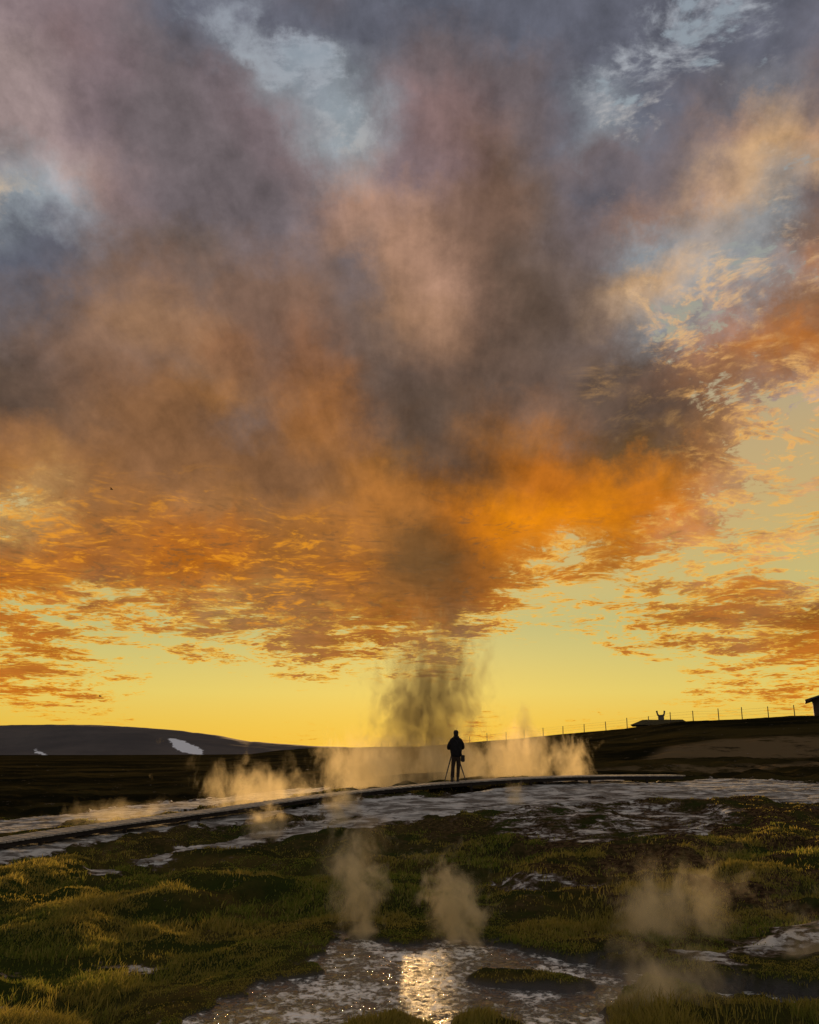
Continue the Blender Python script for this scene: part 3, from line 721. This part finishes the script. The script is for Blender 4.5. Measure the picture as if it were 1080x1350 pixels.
# ------------------------------------------------------------------ the photographer
def skin(name, verts, edges, radii, material, parent, sub=2, root=0):
    me = bpy.data.meshes.new(name); me.from_pydata(verts, edges, []); me.update(); me.materials.append(material)
    o = bpy.data.objects.new(name, me); COL.objects.link(o); o.parent = parent
    md = o.modifiers.new('skin', 'SKIN'); md.use_smooth_shade = True
    for i, r in enumerate(radii):
        s = me.skin_vertices[0].data[i]; s.radius = (r, r) if not isinstance(r, tuple) else r; s.use_root = (i == root)
    sb = o.modifiers.new('sub', 'SUBSURF'); sb.levels = sub; sb.render_levels = sub
    return o
def lathe(bm, rings, n=20):
    """closed stack of ellipses: (x, y, z, rx, ry)"""
    R = []
    for x, y, z, rx, ry in rings:
        R.append([bm.verts.new((x + rx * math.cos(2 * math.pi * k / n), y + ry * math.sin(2 * math.pi * k / n), z)) for k in range(n)])
    for a, b in zip(R[:-1], R[1:]):
        for k in range(n): bm.faces.new((a[k], a[(k + 1) % n], b[(k + 1) % n], b[k]))
    bm.faces.new(R[0][::-1]); bm.faces.new(R[-1])
def person():
    px, Y = 602.3, 30.0
    i = min(range(len(WALK)), key=lambda k: abs(WALK[k].x - ray(px, 1030)[0] * Y))
    base = Vector((ray(px, 1030)[0] * Y, WALK[i].y, WALK[i].z + .003))
    root = empty('person', base)
    props(root, 'person in a dark hooded jacket seen from behind on the boardwalk behind a tripod', 'person')
    skin_m = simple('skin', (.35, .2, .14), .6, .05, 20, .3, 0); jacket_m = simple('dark_jacket', (.012, .011, .012), .85, .3, 14, .15, .3)
    trouser_m = simple('dark_brown_trousers', (.035, .024, .018), .9, .25, 16, .1, .3); boot_m = simple('boots', (.02, .016, .013), .6); hair_m = simple('dark_hair', (.015, .01, .008), .7)
    hipz = .88
    V = [(-.01, 0, hipz), (0, .0, 1.05), (.0, .0, 1.25), (.0, .01, 1.40), (0, .02, 1.47), (0, .03, 1.53), (0, .035, 1.60), (0, .035, 1.665)]
    R = [(.14, .11), (.13, .10), (.15, .11), (.13, .09), .058, .062, .082, .07]
    E = [(k, k + 1) for k in range(7)]
    def chain(start, pts_, rs_):
        p = start
        for v, r in zip(pts_, rs_): V.append(v); R.append(r); E.append((p, len(V) - 1)); p = len(V) - 1
        return p
    arms = {-1: [(-.18, .0, 1.38), (-.245, .0, 1.22), (-.27, .06, 1.09), (-.17, .24, 1.17), (-.11, .34, 1.24)],
            1: [(.18, .0, 1.37), (.225, .02, 1.22), (.235, .08, 1.10), (.13, .25, 1.17), (.04, .35, 1.25)]}
    for s in (-1, 1):
        w = chain(3, arms[s], [.06, .05, .044, .034, .026])
        px_, py_, pz_ = arms[s][-1]
        pm = chain(w, [(px_ - s * .02, py_ + .05, pz_ + .02)], [(.036, .016)])
        for k in range(4):
            a0 = Vector((px_ - s * .02 + (k - 1.5) * .019, py_ + .075, pz_ + .022)); ln = (.058, .068, .063, .048)[k]
            chain(pm, [tuple(a0), tuple(a0 + Vector((0, ln * .55, -.005))), tuple(a0 + Vector((0, ln * .75, -.03)))], [.0085, .008, .007])
        chain(w, [(px_ + s * -.055, py_ + .03, pz_ + .01), (px_ + s * -.07, py_ + .06, pz_ + .005)], [.011, .009])
    feet = {-1: [(-.095, 0, .83), (-.125, .015, .48), (-.165, -.01, .10), (-.17, .10, .035)],
            1: [(.075, 0, .83), (.065, .03, .48), (.038, .0, .10), (.05, .11, .035)]}
    for s in (-1, 1): chain(0, feet[s], [.085, .055, .04, .035])
    skin('body', V, E, R, skin_m, root)
    # face and ears on the far side of the head
    bm = bmesh.new()
    lathe(bm, [(0, .035, 1.545, .03, .035), (0, .045, 1.56, .055, .07), (0, .04, 1.60, .073, .092), (0, .035, 1.65, .075, .098), (0, .03, 1.69, .062, .08), (0, .03, 1.715, .03, .04)], 18)
    tube(bm, (0, .125, 1.655), (0, .15, 1.62), .01, .016, 6)
    for s in (-1, 1):
        tube(bm, (s * .072, .03, 1.605), (s * .083, .025, 1.655), .012, .016, 6)
        r = bmesh.ops.create_icosphere(bm, subdivisions=1, radius=.012); bmesh.ops.translate(bm, vec=(s * .03, .122, 1.645), verts=r['verts'])
    tube(bm, (-.025, .118, 1.585), (.025, .118, 1.585), .006, .006, 5)
    bm_obj('head', bm, skin_m, root, True)
    bm = bmesh.new()
    lathe(bm, [(0, .01, 1.53, .07, .06), (0, .005, 1.565, .082, .08), (0, .02, 1.60, .084, .085), (0, .015, 1.64, .088, .10), (0, .02, 1.685, .084, .098), (0, .025, 1.72, .062, .075), (0, .028, 1.735, .025, .03)], 18)
    bm_obj('cap', bm, hair_m, root, True)
    # jacket: bulky body with sleeves, hood folded on the neck, hem below the hips
    JV = [(-.01, .0, .78), (-.01, .0, .92), (-.01, .0, 1.08), (-.005, .0, 1.24), (0, .005, 1.36), (0, .015, 1.44), (0, .02, 1.50)]
    JR = [(.185, .14), (.205, .155), (.235, .17), (.24, .165), (.215, .145), (.155, .115), (.095, .085)]
    JE = [(k, k + 1) for k in range(6)]
    for s in (-1, 1):
        p = 4
        for v, r in zip([(v[0] * 1.02, v[1], v[2]) for v in arms[s][:4]], [.092, .085, .074, .056]):
            JV.append(v); JR.append(r); JE.append((p, len(JV) - 1)); p = len(JV) - 1
    skin('jacket', JV, JE, JR, jacket_m, root)
    bm = bmesh.new(); lathe(bm, [(0, -.02, 1.40, .11, .08), (0, -.035, 1.45, .125, .10), (0, -.02, 1.50, .105, .095), (0, .0, 1.535, .085, .085)], 16); bm_obj('hood', bm, jacket_m, root, True)
    TV = [(-.01, 0, .90), (-.01, 0, .80)]; TR = [(.15, .12), (.155, .12)]; TE = [(0, 1)]
    for s in (-1, 1):
        p = 1
        for v, r in zip([(feet[s][0][0], 0, .74), (feet[s][0][0] * .6 + feet[s][1][0] * .4, .0, .62), feet[s][1], (feet[s][2][0] * .5 + feet[s][1][0] * .5, 0, .30), (feet[s][2][0], 0, .11)], [.095, .085, .070, .064, .062]):
            TV.append(v); TR.append(r); TE.append((p, len(TV) - 1)); p = len(TV) - 1
    skin('trousers', TV, TE, TR, trouser_m, root)
    for s in (-1, 1):
        x = feet[s][2][0]; bm = bmesh.new()
        lathe(bm, [(x, .04, 0.0, .05, .135), (x, .04, .03, .052, .138), (x, .03, .06, .046, .12), (x, .005, .10, .044, .07), (x, -.005, .16, .046, .055)], 16)
        bm_obj('boot', bm, boot_m, root, True)
    # shoulder bag at the right hip
    bag = empty('shoulder_bag', base + Vector((.225, .02, .76))); props(bag, 'small dark shoulder bag hanging at the right hip of the standing person', 'bag')
    blk = simple('black_nylon', (.014, .013, .014), .7, .2, 20, .3, .2)
    bm = bmesh.new(); box(bm, (0, 0, 0), (.13, .24, .21), 0, .03); bm_obj('bag_body', bm, blk, bag)
    bm = bmesh.new(); box(bm, (0.0, 0, .09), (.145, .255, .07), 0, .025); bm_obj('flap', bm, blk, bag)
    bm = bmesh.new()
    q = [(-.03, -.1, .1), (-.10, -.14, .35), (-.22, -.165, .60), (-.36, -.11, .72), (-.37, .05, .72), (-.25, .17, .60), (-.1, .16, .35), (-.03, .1, .1)]
    for a, b in zip(q[:-1], q[1:]): tube(bm, a, b, .012, .012, 6)
    bm_obj('strap', bm, blk, bag)
    # tripod with the camera on it, beyond the person
    tb = base + Vector((-.05, .42, 0)); met = simple('tripod_metal', (.03, .03, .032), .45, .1, 20, .5, 0)
    tr = empty('tripod', tb); props(tr, 'spread black tripod standing on the boardwalk in front of the person', 'tripod')
    for fx, fy in ((-.36, -.12), (.39, -.12), (-.02, .10)):
        bm = bmesh.new(); a = Vector((fx * .06, fy * .1, 1.14)); f = Vector((fx, fy, .0)); mid = a.lerp(f, .45)
        tube(bm, a, mid, .026, .026, 8); tube(bm, mid, a.lerp(f, .75), .022, .022, 8); tube(bm, a.lerp(f, .75), f, .017, .017, 8)
        tube(bm, mid, a.lerp(f, .49), .026, .026, 8); tube(bm, a.lerp(f, .75), a.lerp(f, .78), .021, .021, 8)
        bm_obj('leg', bm, met, tr)
    bm = bmesh.new(); tube(bm, (0, 0, .85), (0, 0, 1.2), .016); bm_obj('centre_column', bm, met, tr)
    bm = bmesh.new(); tube(bm, (0, 0, 1.19), (0, 0, 1.25), .032); box(bm, (0, 0, 1.26), (.06, .06, .015)); bm_obj('ball_head', bm, met, tr)
    cm = empty('camera_on_tripod', tb + Vector((0, 0, 1.268))); cm.name = 'photo_camera'; props(cm, 'black camera mounted on the tripod in front of the person', 'camera')
    bm = bmesh.new(); box(bm, (0, 0, .05), (.14, .06, .095), 0, .012); box(bm, (0, 0, .105), (.06, .05, .035), 0, .01); bm_obj('camera_body', bm, blk, cm)
    bm = bmesh.new(); tube(bm, (0, .03, .05), (0, .13, .05), .036, .04, 16); bm_obj('lens', bm, blk, cm)
person()

# ------------------------------------------------------------------ birds
def bird(px, py, Y, label):
    root = empty('bird', pt(px, py, Y)); props(root, label, 'bird', 'birds in the sky')
    bm_ = simple('bird_feathers', (.03, .028, .03), .8, .1, 5, .2, 0)
    bm = bmesh.new(); n = 10; R = []
    for y, r in ((-.16, .004), (-.08, .035), (0, .05), (.09, .035), (.13, .03), (.18, .004)):
        R.append([bm.verts.new((y, r * math.cos(6.283 * k / n), r * math.sin(6.283 * k / n))) for k in range(n)])
    for a, b in zip(R[:-1], R[1:]):
        for k in range(n): bm.faces.new((a[k], a[(k + 1) % n], b[(k + 1) % n], b[k]))
    bm_obj('body', bm, bm_, root, True)
    for s in (-1, 1):
        bm = bmesh.new(); P = [(.06, 0, .02), (-.05, 0, .02), (-.04, s * .2, .09), (.06, s * .2, .10), (-.06, s * .42, .05)]
        up = [bm.verts.new(p) for p in P]; dn = [bm.verts.new((p[0], p[1], p[2] - .01)) for p in P]
        for f in ((0, 1, 2, 3), (3, 2, 4)):
            bm.faces.new([up[k] for k in f]); bm.faces.new([dn[k] for k in f][::-1])
        bm_obj('wing', bm, bm_, root)
bird(147, 645, 75, 'tiny dark bird high on the left against the brown cloud')
bird(132, 918, 90, 'tiny dark bird low over the far hill on the left')

# ------------------------------------------------------------------ steam
STEAM_CUT = .78
def steam(label, px0, px1, py0, py1, Y, dens, thr=.44, sc=1.0, depth=None, tint=(.90, .82, .66), seed=0, foot=.35, wid=.22, stretch=.6, lean=0.0, fade_top=.45, aniso=.35):
    """one plume: a closed hull whose density is broken up by noise and fades out well inside the hull"""
    a = pt((px0 + px1) / 2, (py0 + py1) / 2, Y)
    x0, x1 = ray(px0, (py0 + py1) / 2)[0] * Y, ray(px1, (py0 + py1) / 2)[0] * Y
    zt = CZ + ray(540, py0)[1] * Y; zb = CZ + ray(540, py1)[1] * Y
    w, h = x1 - x0, zt - zb; dp = depth or w
    m, T = mat('steam')
    O = T.new('ShaderNodeTexCoord').outputs['Object']
    ox, oy, oz = T.sep(O)           # object space: hull is -1..1 in x and y, 0..1 in z, scaled by the object
    W = T.vm('MULTIPLY', O, (w / 2, dp / 2, h))
    W = T.vm('ADD', W, (seed * 13.1, seed * 7.7, seed * 3.3))
    W = T.vm('MULTIPLY', W, (1.0, 1.0, stretch if Y > 26 else .85))
    wr = T.vm('SCALE', T.vm('SUBTRACT', T.noise(W, .8 * sc, 3, .55).outputs['Color'], (.5, .5, .5)), 1.7 / sc)
    n = T.noise(T.vm('ADD', W, wr), 1.9 * sc, 7, .62).outputs[0]
    # radius of the plume grows from foot to top
    rr = T.mixf(T.m('POWER', T.m('MAXIMUM', oz, 0.0), .7), foot, 1.0)
    cx = T.m('MULTIPLY', T.m('SUBTRACT', oz, .5), lean)
    q = T.m('DIVIDE', T.m('SQRT', T.m('ADD', T.m('POWER', T.m('SUBTRACT', ox, cx), 2.0), T.m('POWER', oy, 2.0))), rr)
    rad_f = T.map(q, 1.0, .0)
    hf = T.m('MULTIPLY', T.map(oz, 1.0, 1 - fade_top - .2), T.map(oz, 0.0, .06))
    sh = T.m('MULTIPLY', rad_f, hf)
    v = T.m('ADD', T.m('MULTIPLY', T.m('SUBTRACT', n, .5), 2.2 if Y > 45 else 3.0 if Y > 26 else 3.6), T.m('SUBTRACT', T.m('MULTIPLY', sh, 1.25), STEAM_CUT - (.4 - thr) * 3))
    dn = T.m('MULTIPLY', T.m('POWER', T.m('MAXIMUM', v, 0.0), 1.3), dens * 1.5)
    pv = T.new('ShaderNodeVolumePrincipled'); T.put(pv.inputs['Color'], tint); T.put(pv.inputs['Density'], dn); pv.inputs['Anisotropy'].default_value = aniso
    o_ = T.new('ShaderNodeOutputMaterial'); T.l.new(pv.outputs[0], o_.inputs['Volume'])
    bm = bmesh.new(); nseg = 14; R = []
    for t in (0, .15, .4, .7, 1.0):
        r = min(1.0, (foot + (1 - foot) * max(t, .05) ** .7)) * 1.05; c = (t - .5) * lean
        R.append([bm.verts.new((c + r * math.cos(6.2832 * k / nseg), r * math.sin(6.2832 * k / nseg), t)) for k in range(nseg)])
    for p_, q_ in zip(R[:-1], R[1:]):
        for k in range(nseg): bm.faces.new((p_[k], p_[(k + 1) % nseg], q_[(k + 1) % nseg], q_[k]))
    bm.faces.new(R[0][::-1]); bm.faces.new(R[-1])
    o = bm_obj('steam_plume', bm, m); o.location = ((x0 + x1) / 2, Y, zb); o.scale = (w / 2, dp / 2, h)
    m.cycles.volume_step_rate = 1.0 if hasattr(m.cycles, 'volume_step_rate') else 1.0
    return props(o, label, 'steam', 'steam plumes')
DARKER = {1: (.30, .27, .19), 4: (.42, .38, .30)}  # shade against the bright sky, put into the steam colour per plume
STEAM = [
 ('tall grey steam column rising behind the person into the cloud', 400, 745, 725, 1050, 48, 1.25, .31, .75, 7, 1, .70, .16),
 ('wide tan steam bank drifting left of the person behind the boardwalk', 360, 620, 925, 1056, 35.5, .8, .345, .7, 7, 2, .95, .22),
 ('dense warm steam bank on the slope right of the person', 560, 800, 920, 1046, 35, 1.3, .345, .7, 6, 3, .92, .20),
 ('low tan steam right behind the standing person', 490, 700, 935, 1046, 36.5, .8, .345, .8, 6, 16, .95, .2),
 ('ragged steam curl at the right end of the steam bank beside the dark slope', 690, 815, 940, 1044, 35.5, 1.4, .35, 1.3, 3.5, 17, .7, .2),
 ('small dark puff of steam above the slope right of the person', 650, 730, 890, 1000, 46, 1.5, .36, 1.0, 3, 4, .5, .2),
 ('pale steam cloud over the left stretch of the boardwalk', 200, 480, 970, 1090, 30, .9, .335, .95, 5, 5, .9, .22),
 ('faint steam veil low over the far left end of the boardwalk', -10, 330, 1030, 1108, 27, .4, .36, .8, 4, 6, .9, .25),
 ('steam wisp in front of the boardwalk below the pale cloud', 285, 425, 1035, 1118, 24, 1.4, .355, 1.3, 2.4, 7, .8, .22),
 ('upright steam wisp crossing the pale mineral band left of centre', 390, 505, 985, 1106, 25.5, 1.8, .355, 1.3, 2.4, 8, .7, .22),
 ('thin small steam wisp on the mineral slope below the person', 645, 715, 1010, 1076, 27, 1.8, .37, 1.6, 1.6, 9, .6, .24),
 ('thick pale steam puff above the stream head left of centre', 385, 560, 1040, 1268, 13.0, 4.6, .335, 2.0, 1.8, 10, .42, .2),
 ('thick pale steam puff above the stream right of centre', 490, 700, 1080, 1272, 12.6, 5.4, .335, 2.0, 1.8, 11, .42, .2),
 ('broad thin steam veil over the turf right of the stream', 720, 1060, 1075, 1300, 12.6, 2.0, .335, 1.2, 3.0, 12, .7, .25),
 ('steam drifting over the nearest grass at the bottom right', 690, 1040, 1180, 1410, 9.2, 2.2, .33, 1.6, 2.0, 13, .7, .25),
 ('faint steam wisp at the right edge of the near turf', 960, 1210, 1150, 1370, 11, 2.4, .335, 1.5, 2.2, 14, .7, .25),
 ('thin steam trail rising between the two thick puffs and the mineral band', 380, 560, 1025, 1185, 17, .9, .355, 1.1, 2.8, 15, .7, .28),
]
for (lab, a, b, c, d_, Y, dn, thr, sc, dep, sd, ft, wd) in STEAM:
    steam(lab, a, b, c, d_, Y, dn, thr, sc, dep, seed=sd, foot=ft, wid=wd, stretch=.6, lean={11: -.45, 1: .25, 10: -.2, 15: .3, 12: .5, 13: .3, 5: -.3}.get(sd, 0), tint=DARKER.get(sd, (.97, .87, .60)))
